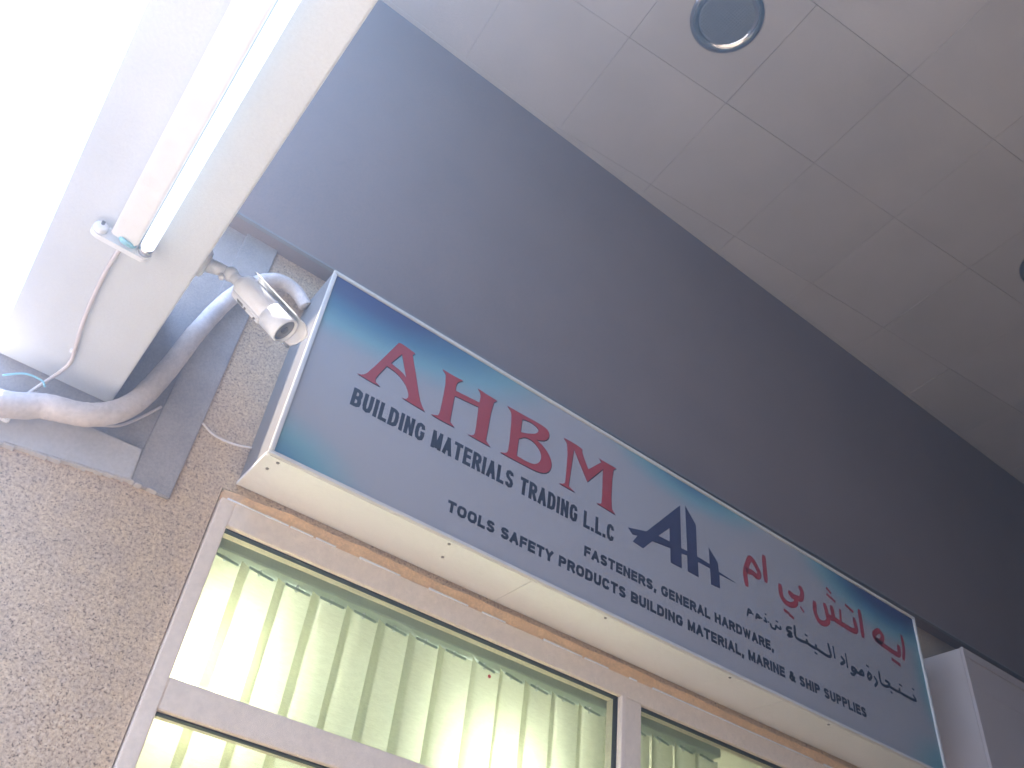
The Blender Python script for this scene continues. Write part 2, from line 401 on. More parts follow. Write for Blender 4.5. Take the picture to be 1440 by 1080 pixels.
# shop room behind the glass
room = tag(empty('shop_room', (2, 4, -CZ)), kind='structure')
RX0, RX1, RY1, RZ1 = -0.6, 5.2, 5.6, 1.50
bx('back_wall', M_room, room, RX0, RX1, RY1, RY1 + 0.1, -CZ, RZ1)
bx('side_wall', M_room, room, RX0 - 0.1, RX0, WALL + 0.241, RY1, -CZ, RZ1)
bx('side_wall', M_room, room, RX1, RX1 + 0.1, WALL + 0.241, RY1, -CZ, RZ1)
bx('shop_ceiling', M_room, room, RX0 - 0.1, RX1 + 0.1, WALL + 0.241, RY1 + 0.1, RZ1, RZ1 + 0.1)
bx('shop_floor', M_paving, room, RX0, RX1, WALL + 0.241, RY1, -CZ, -CZ + 0.01)
for i, (x, y, z0, z1) in enumerate(((0.60, 2.54, 0.74, 0.98), (1.63, 2.54, 0.66, 0.90), (3.3, 3.6, 0.6, 1.2), (0.9, 4.3, 0.6, 1.2))):
    t = tag(empty('shop_lamp', (x, y, z0)), ('upright lit tube lamp inside the shop behind the leftmost blind vanes', 'upright lit tube lamp inside the shop behind the blind near the mullion', 'upright lit tube lamp at the far right inside the shop', 'upright lit tube lamp at the back of the shop')[i], 'lamp', 'tube lamps inside the shop')
    bx('lamp_body', M_white, t, x - 0.03, x + 0.03, y + 0.03, y + 0.06, z0 - 0.03, RZ1 - 0.0005, bevel=0.004)
    bm = bmesh.new(); tube(bm, [(x, y, z0), (x, y, z1)], 0.018, 12); finish('lamp_tube', bm, M_roomlamp, t, True)
t = tag(empty('wall_cabinet', (3.0, 2.9, 0.4)), 'yellowish cabinet seen through the right-hand pane', 'cabinet')
bx('cabinet_body', M_yellow, t, 2.62, 3.6, 2.75, 3.1, -0.3, 1.03, bevel=0.005)
bx('cabinet_cornice', M_yellow, t, 2.60, 3.62, 2.73, 3.12, 1.0305, 1.07, bevel=0.006)

# ---------------------------------------------------------------- vertical blind
bl = tag(empty('vertical_blind', (1.6, 2.33, 1.22)), 'pale green vertical vane blind hanging behind the shop window', 'blind')
bx('headrail', paint('headrail_grey_green', (0.46, 0.52, 0.47), 0.5, 0.05, 8), bl, 0.49, 2.60, 2.300, 2.365, 1.1795, 1.2400, bevel=0.003)
def vane_mesh(zlo, zhi):
    bm = bmesh.new(); rows = []
    for z in [zlo + (zhi - zlo) * k / 8 for k in range(9)]:
        row = []
        for j in range(9):
            s = j / 8 - 0.5; row.append(bm.verts.new((s * 0.150, 0.020 * (1 - (2 * s) ** 2) - 0.010, z)))
        rows.append(row)
    for a, b in zip(rows, rows[1:]):
        for j in range(8): bm.faces.new((a[j], a[j + 1], b[j + 1], b[j]))
    me = bpy.data.meshes.new('vane'); bm.to_mesh(me); bm.free()
    for p in me.polygons: p.use_smooth = True
    me.materials.append(M_vane); return me
VM = vane_mesh(-2.15, 0.0)
bm = bmesh.new(); box(bm, -0.048, 0.040, -0.0150, -0.0125, -0.013, -0.005); HM = bpy.data.meshes.new('top_hem'); bm.to_mesh(HM); bm.free(); HM.materials.append(paint('hem_grey', (0.36, 0.42, 0.38), 0.5))
bm = bmesh.new(); box(bm, -0.004, 0.004, -0.004, 0.004, -0.010, 0.0095); KM = bpy.data.meshes.new('hanger'); bm.to_mesh(KM); bm.free(); KM.materials.append(M_white)
for i in range(18):
    x = 0.575 + 0.116 * i
    ang = math.radians((9 + 3 * math.sin(i * 1.7)) if i < 8 else (13 + 4 * math.sin(i)))
    if i in (0, 1): ang = math.radians(14)
    v = bpy.data.objects.new('vane', VM); col.objects.link(v); v.parent = bl
    v.matrix_parent_inverse = Matrix.Translation((-1.6, -2.33, -1.22 - CZ))
    v.location = (x + random.uniform(-0.004, 0.004), 2.335, 1.172 + CZ + random.uniform(-0.003, 0.003)); v.rotation_euler = (random.uniform(-.006, .006), random.uniform(-.004, .004), ang)
    for nm, me in (('top_hem', HM), ('hanger', KM)):
        h = bpy.data.objects.new(nm, me); col.objects.link(h); h.parent = v

# ---------------------------------------------------------------- beam across the arcade
bmr = tag(empty('concrete_beam', (-0.05, WALL, 1.40)), 'white painted beam overhead carrying the tube light', 'beam')
bm = bmesh.new(); box(bm, -0.205, 0.104, -2.5, WALL + 0.0035, 1.400, 1.78)
finish('beam_body', bm, M_beam, bmr, bevel=0.004)

# ---------------------------------------------------------------- fluorescent fixture under the beam
fx = tag(empty('tube_light', (-0.05, 0.9, 1.40)), 'white twin tube batten under the beam with one tube missing', 'light fixture')
bx('batten', M_white, fx, -0.088, -0.030, 0.32, 1.545, 1.355, 1.3995, bevel=0.004)
bm = bmesh.new()                                  # end plate with rounded ends
def capsule(bm, x0, x1, zc, r, y0, y1, seg=10):
    loop = []
    for k in range(seg + 1): a = math.pi / 2 + math.pi * k / seg; loop.append((x0 + math.cos(a) * r, zc + math.sin(a) * r))
    for k in range(seg + 1): a = -math.pi / 2 + math.pi * k / seg; loop.append((x1 + math.cos(a) * r, zc + math.sin(a) * r))
    A = [bm.verts.new((p[0], y0, p[1])) for p in loop]; B = [bm.verts.new((p[0], y1, p[1])) for p in loop]
    bm.faces.new(A); bm.faces.new(B[::-1]); k = len(loop)
    for i in range(k): bm.faces.new((A[i], A[(i + 1) % k], B[(i + 1) % k], B[i]))
capsule(bm, -0.110, -0.012, 1.368, 0.0165, 1.560, 1.574)
finish('end_plate', bm, M_plastic, fx, bevel=0.0015)
for xx in (-0.110, -0.012):
    bm = bmesh.new(); lathe(bm, [(0, 0.0), (0, 0.015), (0.010, 0.015), (0.014, 0.011), (0.014, 0.0)], (xx, 1.560, 1.368), Vector((0, -1, 0)), Vector((0, 0, 1)), 18)
    finish('tube_holder', bm, M_plastic, fx, True)
bm = bmesh.new(); lathe(bm, [(0, 0.0), (0, 0.004), (0.006, 0.004), (0.006, 0.0)], (-0.110, 1.546, 1.373), Vector((0, -1, 0)), Vector((0, 0, 1)), 10)
finish('contact', bm, M_screw, fx)
bm = bmesh.new(); tube(bm, [(-0.012, 1.5455, 1.368), (-0.012, 0.345, 1.368)], 0.0145, 20); finish('lamp_tube', bm, M_tube, fx, True)
bm = bmesh.new(); tube(bm, [(-0.012, 1.5555, 1.368), (-0.012, 1.535, 1.368)], 0.0152, 20); finish('tube_cap', bm, M_steel, fx, True)
bm = bmesh.new(); tube(bm, catmull([(-0.075, 1.556, 1.385), (-0.060, 1.536, 1.350), (-0.040, 1.545, 1.356), (-0.036, 1.560, 1.380)], 5), 0.006, 8); finish('blue_wire', bm, M_blue, fx, True)
bx('mounting_strip', M_plastic, fx, -0.085, -0.02, 1.5445, 1.5595, 1.385, 1.3995, bevel=0.001)

# cable from the fixture along the soffit down into the pipe
cb = tag(empty('power_cable', (-0.04, 1.9, 1.395)), 'thin white cable stapled along the beam from the tube light', 'cable')
bm = bmesh.new(); tube(bm, catmull([(-0.054, 1.560, 1.380), (-0.058, 1.60, 1.392), (-0.062, 1.72, 1.393), (-0.055, 1.90, 1.393), (-0.040, 2.04, 1.393), (-0.034, 2.10, 1.392), (-0.044, 2.135, 1.372), (-0.066, 2.150, 1.325), (-0.088, 2.150, 1.262)], 8), 0.0052, 8)
finish('sheath', bm, M_cable, cb, True)
bm = bmesh.new(); lathe(bm, [(0, 0.0), (0, 0.009), (0.005, 0.009), (0.008, 0.005), (0.008, 0.0)], (-0.040, 2.06, 1.3995), Vector((0, 0, -1)), Vector((1, 0, 0)), 14)
finish('clip', bm, M_plastic, cb, True)

# wrapped pipe that hugs the wall below the beam and climbs to the sign
PP = [(-1.60, 2.165, 1.02), (-1.10, 2.160, 1.06), (-0.70, 2.158, 1.10), (-0.40, 2.155, 1.145), (-0.118, 2.150, 1.230), (-0.034, 2.145, 1.268), (0.074, 2.140, 1.300), (0.150, 2.145, 1.385), (0.192, 2.155, 1.55), (0.218, 2.160, 1.715), (0.262, 2.165, 1.90), (0.320, 2.170, 2.02), (0.380, 2.175, 2.085), (0.445, 2.175, 2.085), (0.497, 2.170, 2.04)]
pp = tag(empty('wrapped_pipe', (0.1, 2.18, 1.3)), 'thick off-white tape wrapped pipe curving under the beam to the sign', 'pipe')
bm = bmesh.new(); tube(bm, catmull(PP, 14), lambda t: 0.036 - 0.014 * max(0.0, (t - 0.2) / 0.8), 16, True, 0.05); finish('pipe_wrap', bm, M_wrap, pp, True)
def wire(name, pts, r, mat, label, cat='cable'):
    bm = bmesh.new(); tube(bm, catmull(pts, 8), r, 8); o = finish(name, bm, mat, None, True); return tag(o, label, cat)
wire('thin_wire', [(0.345, 2.197, 1.462), (0.39, 2.207, 1.448), (0.45, 2.205, 1.447), (0.503, 2.19, 1.452)], 0.0035, M_cable, 'thin white wire running from the wall to the sign side')
wire('thin_wire', [(0.10, 2.192, 1.31), (0.15, 2.205, 1.345), (0.19, 2.21, 1.40), (0.226, 2.21, 1.46)], 0.004, M_cable, 'thin grey wire rising behind the wrapped pipe')
wire('thin_wire', [(-0.15, 2.12, 1.285), (-0.11, 2.115, 1.312), (-0.07, 2.12, 1.318), (-0.055, 2.125, 1.308)], 0.0028, M_blue, 'short pale blue wire end lying on the wrapped pipe')
cl = tag(empty('pipe_clamp', (-0.11, 2.18, 1.2)), 'small white clamp on the wall under the wrapped pipe', 'clamp')
bx('clamp_foot', M_plastic, cl, -0.14, -0.085, 2.165, 2.187, 1.205, 1.222, bevel=0.003)
bx('clamp_tab', M_plastic, cl, -0.125, -0.108, 2.160, 2.187, 1.2225, 1.245, bevel=0.003)

# ---------------------------------------------------------------- shop sign
sg = tag(empty('shop_sign', (2.07, 2.1, SZ)), 'long printed shop sign box reading AHBM with red letters and blue corners', 'sign')
XL, XR = 0.505, 3.645
ZB, ZTL, ZTR = 1.335, 2.086, 2.060
def ztop(x): return ZTL + (ZTR - ZTL) * (x - XL) / (XR - XL)
def slab(bm, x0, x1, y0, y1, zb0, zb1, zt0, zt1):
    hexa(bm, [(x0, y0, zb0), (x1, y0, zb1), (x1, y0, zt1), (x0, y0, zt0), (x0, y1, zb0), (x1, y1, zb1), (x1, y1, zt1), (x0, y1, zt0)])
bm = bmesh.new(); slab(bm, XL, XR, 2.006, WALL - 0.001, ZB + 0.004, ZB + 0.004, ZTL - 0.003, ZTR - 0.003); finish('casing', bm, M_case, sg, bevel=0.003)
T = 0.013
bm = bmesh.new(); slab(bm, XL + T, XR - T, 2.0015, 2.0055, ZB + T, ZB + T, ztop(XL + T) - T, ztop(XR - T) - T); face = finish('face_panel', bm, M_face, sg)
bm = bmesh.new(); slab(bm, XL - 0.002, XR + 0.002, 1.994, 2.0058, ztop(XL) - T + 0.0005, ztop(XR) - T + 0.0005, ZTL, ZTR); finish('trim', bm, M_trim, sg, bevel=0.002)
bm = bmesh.new(); slab(bm, XL - 0.002, XR + 0.002, 1.994, 2.0058, ZB, ZB, ZB + T - 0.0005, ZB + T - 0.0005); finish('trim', bm, M_trim, sg, bevel=0.002)
for x0, x1 in ((XL - 0.002, XL + T - 0.0005), (XR - T + 0.0005, XR + 0.002)):
    bm = bmesh.new(); slab(bm, x0, x1, 1.9942, 2.0058, ZB + T, ZB + T, ztop(x0) - T, ztop(x1) - T); finish('trim', bm, M_trim, sg, bevel=0.002)
# white underside in three sheets with butt joints, and its screws
for x0, x1 in ((XL + 0.002, 1.430), (1.432, 2.62), (2.622, XR - 0.002)):
    bx('underside_sheet', M_under, sg, x0, x1, 2.000 + 0.006, WALL - 0.003, ZB - 0.001, ZB + 0.0035, bevel=0.0008)
bx('corner_strip', M_under, sg, XL - 0.0035, XL + 0.008, 2.010, WALL - 0.004, ZB - 0.003, ZB + 0.010, bevel=0.0012)
for x, y in ((0.545, 2.022), (0.535, 2.07), (1.12, 2.02), (1.75, 2.018), (2.35, 2.02), (2.9, 2.02), (1.15, 2.10)):
    bm = bmesh.new(); lathe(bm, [(0, 0), (0, 0.0055), (0.003, 0.0045), (0.004, 0)], (x, y, ZB - 0.0008), Vector((0, 0, -1)), Vector((1, 0, 0)), 10); finish('screw', bm, M_screw, sg, True)

def outline(name, loops, y0, depth, mat, parent, dx=0.0, dz=0.0, smooth=0):
    cu = bpy.data.curves.new(name, 'CURVE'); cu.dimensions = '2D'; cu.fill_mode = 'BOTH'; cu.extrude = depth
    for lp in loops:
        sp = cu.splines.new('POLY'); sp.points.add(len(lp) - 1)
        for p, (a, b) in zip(sp.points, lp): p.co = (a, b, 0, 1)
        sp.use_cyclic_u = True
    return curve_to_part(name, cu, y0, mat, parent, lambda v: (SX + v.x + dx, SZ + v.y + dz))

def curve_to_part(name, cu, y0, mat, parent, fn):
    tmp = bpy.data.objects.new('tmp', cu); col.objects.link(tmp)
    dg = bpy.context.evaluated_depsgraph_get(); me = bpy.data.meshes.new_from_object(tmp.evaluated_get(dg))
    bpy.data.objects.remove(tmp); bpy.data.curves.remove(cu)
    for v in me.vertices:
        X, Z = fn(v.co); v.co = (X, y0 - v.co.z, Z)
    me.name = name; return link(name, me, mat, parent)

def round_loop(lp, n=3):
    """soften a traced outline a little by corner cutting on obtuse corners only"""
    out = []
    k = len(lp)
    for i in range(k):
        a, b, c = Vector(lp[i - 1]), Vector(lp[i]), Vector(lp[(i + 1) % k])
        d1, d2 = (b - a), (c - b)
        if d1.length > 1e-6 and d2.length > 1e-6 and d1.angle(d2) < math.radians(50):
            out += [tuple(b.lerp(a, 0.25)), tuple(b.lerp(c, 0.25))]
        else: out.append(tuple(b))
    return out

GLYPH = {
 'A': [[(0.176,0.4041),(0.1938,0.4087),(0.21,0.4301),(0.2694,0.5756),(0.2823,0.6085),(0.2944,0.6124),(0.3242,0.6079),(0.3498,0.6036),(0.3408,0.5916),(0.3692,0.5207),(0.3991,0.4415),(0.4136,0.4166),(0.4294,0.3993),(0.3924,0.4013),(0.3416,0.404),(0.3559,0.4071),(0.3629,0.4208),(0.3578,0.439),(0.3376,0.4662),(0.3025,0.4872),(0.2637,0.4923),(0.2377,0.4263),(0.2402,0.4101),(0.2593,0.4019),(0.2197,0.4012)],[(0.3036,0.5719),(0.3387,0.4887),(0.3184,0.5019),(0.2742,0.5113)]],
 'H': [[(0.4605,0.6038),(0.5013,0.6021),(0.5462,0.6043),(0.5292,0.5905),(0.5225,0.5723),(0.5244,0.5464),(0.6239,0.5527),(0.6248,0.5922),(0.6076,0.6076),(0.6504,0.6037),(0.6932,0.602),(0.6766,0.5834),(0.6726,0.4161),(0.6929,0.4005),(0.6467,0.4003),(0.6009,0.4014),(0.6197,0.4062),(0.6286,0.4243),(0.6235,0.5332),(0.525,0.5238),(0.5261,0.4131),(0.5456,0.4005),(0.5016,0.399),(0.4539,0.4015),(0.4789,0.4111),(0.4848,0.4327),(0.4819,0.5844)]],
 'B': [[(0.7366,0.6058),(0.8057,0.6054),(0.8758,0.6081),(0.9142,0.6047),(0.9298,0.5923),(0.9304,0.5707),(0.9175,0.5503),(0.8915,0.5374),(0.8764,0.5329),(0.9171,0.5171),(0.9449,0.4905),(0.9548,0.4621),(0.9476,0.4325),(0.9296,0.4136),(0.9025,0.4038),(0.8614,0.4005),(0.7983,0.3997),(0.7361,0.4003),(0.7603,0.4097),(0.7684,0.4301),(0.7617,0.572),(0.7543,0.5934)],[(0.8068,0.5848),(0.8383,0.5928),(0.8701,0.589),(0.8831,0.5777),(0.8758,0.5588),(0.8447,0.5398),(0.8065,0.5267)],[(0.8022,0.4955),(0.8282,0.5175),(0.8642,0.5185),(0.8958,0.498),(0.9081,0.4708),(0.8983,0.4411),(0.8738,0.4223),(0.8365,0.42),(0.8028,0.4217)]],
 'M': [[(0.9961,0.6073),(1.0533,0.6089),(1.0869,0.6035),(1.0835,0.5922),(1.1193,0.5295),(1.1816,0.5958),(1.1666,0.6053),(1.2119,0.604),(1.2551,0.6045),(1.2359,0.5865),(1.2344,0.4221),(1.256,0.401),(1.2105,0.4032),(1.1678,0.4065),(1.1878,0.4134),(1.192,0.4272),(1.1898,0.5687),(1.1188,0.4746),(1.0472,0.5819),(1.0352,0.4137),(1.0653,0.4026),(1.0298,0.403),(0.9922,0.4043),(1.0134,0.4114),(1.0215,0.4265),(1.019,0.5868)]],
 'logo': [[(1.5912,0.6034),(1.5919,0.411),(1.6247,0.4127),(1.6203,0.6136),(1.677,0.5527),(1.6769,0.4126),(1.7465,0.4093),(1.7444,0.4815),(1.791,0.4363),(1.7947,0.3965),(1.8871,0.389),(1.7972,0.3858),(1.7962,0.3262),(1.749,0.3243),(1.7467,0.3914),(1.6797,0.3907),(1.681,0.3258),(1.6247,0.3269),(1.624,0.3935),(1.5925,0.3883),(1.5918,0.3253),(1.5355,0.3258),(1.5348,0.3855),(1.4423,0.3743),(1.3969,0.3241),(1.3454,0.3296),(1.3682,0.3632),(1.3448,0.3575),(1.3211,0.3765),(1.4122,0.402)],[(1.4726,0.4109),(1.5332,0.4724),(1.5322,0.4124)]],
 'red': [[([(2.0766,0.5882),(2.0751,0.5385),(2.0745,0.4727)],0.013),([(1.9542,0.4058),(1.9519,0.4627),(1.9763,0.5225),(1.9936,0.5418),(2.0216,0.5185),(2.0375,0.4902),(2.0239,0.4723),(1.9904,0.4778),(1.965,0.4728)],0.013)],[([(2.1637,0.4922),(2.1643,0.4472),(2.1876,0.425),(2.2275,0.4277),(2.2565,0.4495),(2.25,0.469),(2.2183,0.4806)],0.013),([(2.2264,0.4711),(2.2629,0.4742),(2.2926,0.4826),(2.3048,0.5158),(2.2936,0.5361)],0.013),([(2.2836,0.4395),(2.299,0.426)],0.0078),([(2.1753,0.3845),(2.1996,0.3805)],0.0104),([(2.205,0.3753),(2.2245,0.3699)],0.0104)],[([(2.3823,0.5025),(2.3778,0.4567),(2.3961,0.4233),(2.4291,0.4232),(2.4605,0.4468),(2.4588,0.4795),(2.4519,0.52)],0.013),([(2.4581,0.4763),(2.4786,0.4695),(2.4996,0.4805),(2.4972,0.526)],0.013),([(2.4943,0.4755),(2.544,0.4693),(2.6481,0.4708),(2.6519,0.5302)],0.013),([(2.5483,0.4698),(2.5575,0.534)],0.0104),([(2.4833,0.6079),(2.505,0.5958)],0.0104),([(2.4788,0.5772),(2.4981,0.571)],0.0104),([(2.5065,0.5701),(2.5256,0.5626)],0.0104),([(2.6037,0.5765),(2.6484,0.5635)],0.0104)],[([(2.7017,0.588),(2.7001,0.5275),(2.6968,0.4653)],0.013)],[([(2.7864,0.4903),(2.7873,0.5104),(2.8271,0.5392),(2.8497,0.5215),(2.8269,0.489),(2.7902,0.4875),(2.8422,0.4784),(2.9318,0.47),(2.9569,0.4789),(2.965,0.5181)],0.013),([(3.0056,0.5823),(3.0034,0.5198),(2.9839,0.4633)],0.0104),([(2.8942,0.4305),(2.9439,0.4244)],0.013)]],
 'blk': [[([(1.9439,0.2717),(1.9544,0.3025),(1.9695,0.2944),(1.9543,0.2885)],0.0057),([(1.9735,0.2906),(1.9778,0.2901)],0.0057),([(1.9925,0.2781),(2.0023,0.2996),(2.0175,0.2915),(2.0022,0.2867)],0.0057),([(2.0236,0.2928),(2.0279,0.2923)],0.0057),([(2.0392,0.288),(2.0541,0.2883),(2.047,0.3029)],0.0057),([(2.0506,0.3195),(2.055,0.319)],0.0065),([(2.0635,0.2919),(2.0679,0.2914)],0.0052),([(2.0765,0.2887),(2.0836,0.2753),(2.1033,0.2768),(2.1099,0.2923),(2.1214,0.2879),(2.1367,0.2894),(2.1352,0.3002)],0.0057),([(2.113,0.3141),(2.1219,0.3131)],0.0065)],[([(2.2062,0.3188),(2.1845,0.3128),(2.1776,0.2982),(2.2029,0.2979),(2.179,0.2771),(2.2063,0.285)],0.0078),([(2.2269,0.3365),(2.2299,0.2884),(2.2908,0.289),(2.2965,0.303)],0.0083),([(2.2905,0.3228),(2.3013,0.3213)],0.0078),([(2.2908,0.289),(2.3453,0.2848),(2.3531,0.3007)],0.0083),([(2.347,0.2854),(2.4378,0.2818),(2.4361,0.3364)],0.0083),([(2.3399,0.2644),(2.3507,0.2628)],0.0078),([(2.4668,0.3342),(2.4682,0.2871)],0.0083)],[([(2.5159,0.3095),(2.5324,0.2943),(2.5046,0.2736)],0.0083),([(2.548,0.3331),(2.5479,0.2749)],0.0083),([(2.6031,0.2857),(2.5824,0.2868),(2.5785,0.2707),(2.6066,0.2759),(2.6031,0.2857)],0.0078),([(2.603,0.2747),(2.5815,0.2553),(2.5648,0.255)],0.0078),([(2.6063,0.2747),(2.6341,0.2743),(2.653,0.2785),(2.6485,0.2947),(2.6279,0.2799)],0.0078)],[([(2.6924,0.3053),(2.71,0.2935),(2.6904,0.2713),(2.6835,0.2845),(2.6965,0.3011)],0.0078),([(2.6871,0.3315),(2.6988,0.33)],0.0078),([(2.7299,0.2969),(2.744,0.2783),(2.7235,0.2538)],0.0078),([(2.771,0.3323),(2.7733,0.2837),(2.8134,0.2826),(2.8349,0.302),(2.8078,0.3064)],0.0078),([(2.8238,0.2883),(2.8944,0.2858),(2.905,0.3028)],0.0078),([(2.8348,0.2652),(2.8415,0.2641)],0.0078),([(2.9095,0.3235),(2.9253,0.322)],0.0078),([(2.8944,0.2858),(3.0106,0.2854),(3.0028,0.3066)],0.0078),([(3.007,0.3365),(3.0157,0.3348)],0.0078)]],
}

FYS = 2.0015
for ch in 'AHBM':
    loops = [round_loop(l) for l in GLYPH[ch]]
    L = outline('letter', loops, FYS - 0.0016, 0.0006, M_red, sg); L['label'] = 'large red serif letter ' + ch
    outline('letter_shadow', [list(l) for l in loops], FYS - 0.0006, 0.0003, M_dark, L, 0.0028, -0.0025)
L = outline('logo', GLYPH['logo'], FYS - 0.0010, 0.0006, M_navy, sg); L['label'] = 'dark navy AH logo with a slanting bar'

def ribbon(bm, pts, w, y0):
    P = catmull([Vector((SX + a, 0, SZ + b)) for a, b in pts], 5) if len(pts) > 2 else [Vector((SX + a, 0, SZ + b)) for a, b in pts]
    n = len(P); h = w / 2; lo = []; hi = []
    for i, p in enumerate(P):
        t = (P[min(i + 1, n - 1)] - P[max(i - 1, 0)]).normalized(); nn = Vector((-t.z, 0, t.x))
        e = -t * h * 0.5 if i == 0 else (t * h * 0.5 if i == n - 1 else Vector())
        s = 0.65 if i in (0, n - 1) else 1.0
        lo.append(bm.verts.new(p + e + nn * h * s + Vector((0, y0, 0)))); hi.append(bm.verts.new(p + e - nn * h * s + Vector((0, y0, 0))))
    for i in range(n - 1): bm.faces.new((lo[i], lo[i + 1], hi[i + 1], hi[i]))
for key, mt, lab in (('red', M_red, 'red Arabic word'), ('blk', M_dark, 'small dark Arabic word')):
    for wi, word in enumerate(GLYPH[key]):
        bm = bmesh.new()
        for si, (pts, w) in enumerate(word): ribbon(bm, pts, w * (2.0 if key == 'red' else 1.7), FYS - 0.0006 - 0.00012 * si)
        o = finish('arabic_word', bm, mt, sg); o['label'] = lab

V0 = [(0, 0), (0, 1)]
OO = [(.5, 1), (.85, .93), (1, .7), (1, .3), (.85, .07), (.5, 0), (.15, .07), (0, .3), (0, .7), (.15, .93), (.5, 1)]
CC = [(1, .72), (.85, .94), (.5, 1), (.15, .92), (0, .68), (0, .32), (.15, .08), (.5, 0), (.85, .06), (1, .28)]
PB = [(0, 1), (.55, 1), (.9, .93), (1, .76), (.9, .57), (.55, .5), (0, .5)]
FONT = {
 'A': (.66, [[(0, 0), (.5, 1)], [(.5, 1), (1, 0)], [(.2, .3), (.8, .3)]]), 'B': (.62, [V0, PB, [(0, .5), (.6, .5), (.93, .42), (1, .25), (.93, .07), (.6, 0), (0, 0)]]),
 'C': (.62, [CC]), 'D': (.62, [V0, [(0, 1), (.5, 1), (.88, .9), (1, .66), (1, .34), (.88, .1), (.5, 0), (0, 0)]]), 'E': (.52, [V0, [(0, 1), (1, 1)], [(0, .52), (.9, .52)], [(0, 0), (1, 0)]]),
 'F': (.5, [V0, [(0, 1), (1, 1)], [(0, .5), (.88, .5)]]), 'G': (.64, [CC + [(1, .44), (.6, .44)]]), 'H': (.6, [V0, [(1, 0), (1, 1)], [(0, .52), (1, .52)]]), 'I': (.0, [V0]),
 'L': (.48, [V0, [(0, 0), (1, 0)]]), 'M': (.74, [V0, [(1, 0), (1, 1)], [(.05, 1), (.5, .05)], [(.5, .05), (.95, 1)]]), 'N': (.6, [V0, [(1, 0), (1, 1)], [(.03, 1), (.97, 0)]]),
 'O': (.66, [OO]), 'P': (.58, [V0, PB]), 'R': (.62, [V0, PB, [(.5, .5), (1, 0)]]), 'T': (.58, [[(0, 1), (1, 1)], [(.5, 0), (.5, 1)]]), 'U': (.6, [[(0, 1), (0, .3), (.15, .06), (.5, 0), (.85, .06), (1, .3), (1, 1)]]),
 'S': (.58, [[(.97, .78), (.84, .95), (.5, 1), (.14, .94), (.02, .76), (.14, .6), (.5, .51), (.86, .42), (1, .25), (.86, .06), (.5, 0), (.14, .06), (.01, .22)]]),
 'W': (.9, [[(0, 1), (.26, 0)], [(.26, 0), (.5, .95)], [(.5, .95), (.74, 0)], [(.74, 0), (1, 1)]]), 'Y': (.6, [[(0, 1), (.5, .45)], [(1, 1), (.5, .45)], [(.5, .45), (.5, 0)]]),
 '&': (.66, [[(1, 0), (.25, .72), (.25, .93), (.45, 1), (.65, .93), (.62, .72), (.1, .42), (0, .2), (.2, .02), (.5, 0), (.8, .15), (.98, .45)]]), '.': (.0, [[(0, -.0), (0, .03)]]), ',': (.05, [[(1, .03), (0, -.2)]]), ' ': (.12, [])}
def stroke(bm, pts, t, y, cap=1.0):
    P = [Vector(p) for p in pts]; n = len(P); h = t / 2; a = []; b = []
    for i, p in enumerate(P):
        d1 = (P[i] - P[i - 1]).normalized() if i else (P[1] - P[0]).normalized(); d2 = (P[i + 1] - P[i]).normalized() if i < n - 1 else d1
        d = (d1 + d2).normalized(); nn = Vector((-d.y, d.x)); k = h / max(0.6, nn.dot(Vector((-d1.y, d1.x))))
        q = p - d1 * h * cap if i == 0 else (p + d1 * h * cap if i == n - 1 else p)
        if n > 2 and i in (0, n - 1) and P[0] == P[-1]: q = p
        a.append(bm.verts.new((q.x + nn.x * k, y, q.y + nn.y * k))); b.append(bm.verts.new((q.x - nn.x * k, y, q.y - nn.y * k)))
    for i in range(n - 1): bm.faces.new((a[i], b[i], b[i + 1], a[i + 1]))
def textline(body, x0, x1, zb, cap, mat, tk):
    t = tk * cap; gap = 0.42 * t
    tw = sum(FONT[c][0] for c in body); fixed = sum(t + gap for c in body) - gap
    k = (x1 - x0 - fixed) / tw; x = x0; bm = None
    for c in body + ' ':
        w, strokes = FONT[c]
        if c == ' ':
            if bm is not None: finish('lettering', bm, mat, sg)
            bm = None; x += (t + gap + w * k); continue
        if bm is None: bm = bmesh.new()
        for si, st in enumerate(strokes):
            stroke(bm, [(x + t / 2 + px * w * k, zb + t / 2 + py * (cap - t)) for px, py in st], t * (0.8 if c in 'MNW' and len(st) == 2 and st[0][0] != st[1][0] else 1.0), FYS - 0.0006 - 0.00012 * si, 0.0 if c in 'SCG' else 1.0)
        x += t + gap + w * k
textline('BUILDING MATERIALS TRADING L.L.C', 0.686, 1.760, 1.6185, 0.068, M_dark, 0.195)
textline('FASTENERS, GENERAL HARDWARE,', 1.629, 2.588, 1.5095, 0.040, M_dark, 0.265)
textline('TOOLS SAFETY PRODUCTS BUILDING MATERIAL, MARINE & SHIP SUPPLIES', 1.080, 3.134, 1.4255, 0.041, M_dark, 0.265)

# ---------------------------------------------------------------- neighbouring sign box
ns = tag(empty('neighbour_sign', (4.9, 2.1, 1.2)), 'plain pale sign box on the far right beyond the printed sign', 'sign')
bx('casing', paint('neighbour_casing', (0.50, 0.44, 0.41), 0.5, 0.06, 6), ns, 3.985, 7.2, 1.985, WALL - 0.001, 1.18, 2.027, bevel=0.004)
M_nf = paint('neighbour_face', (0.52, 0.455, 0.43), 0.45, 0.08, 3)
bx('face_panel', M_nf, ns, 4.03, 7.16, 1.980, 1.9845, 1.22, 1.985)
bx('trim', M_nf, ns, 3.983, 7.2, 1.972, 1.9848, 1.9855, 2.029, bevel=0.002)
bx('trim', M_nf, ns, 3.983, 4.030, 1.9722, 1.9848, 1.18, 1.985, bevel=0.002)
for z in (1.84,):
    bx('ridge', M_nf, ns, 4.032, 7.15, 1.977, 1.9798, z, z + 0.010)

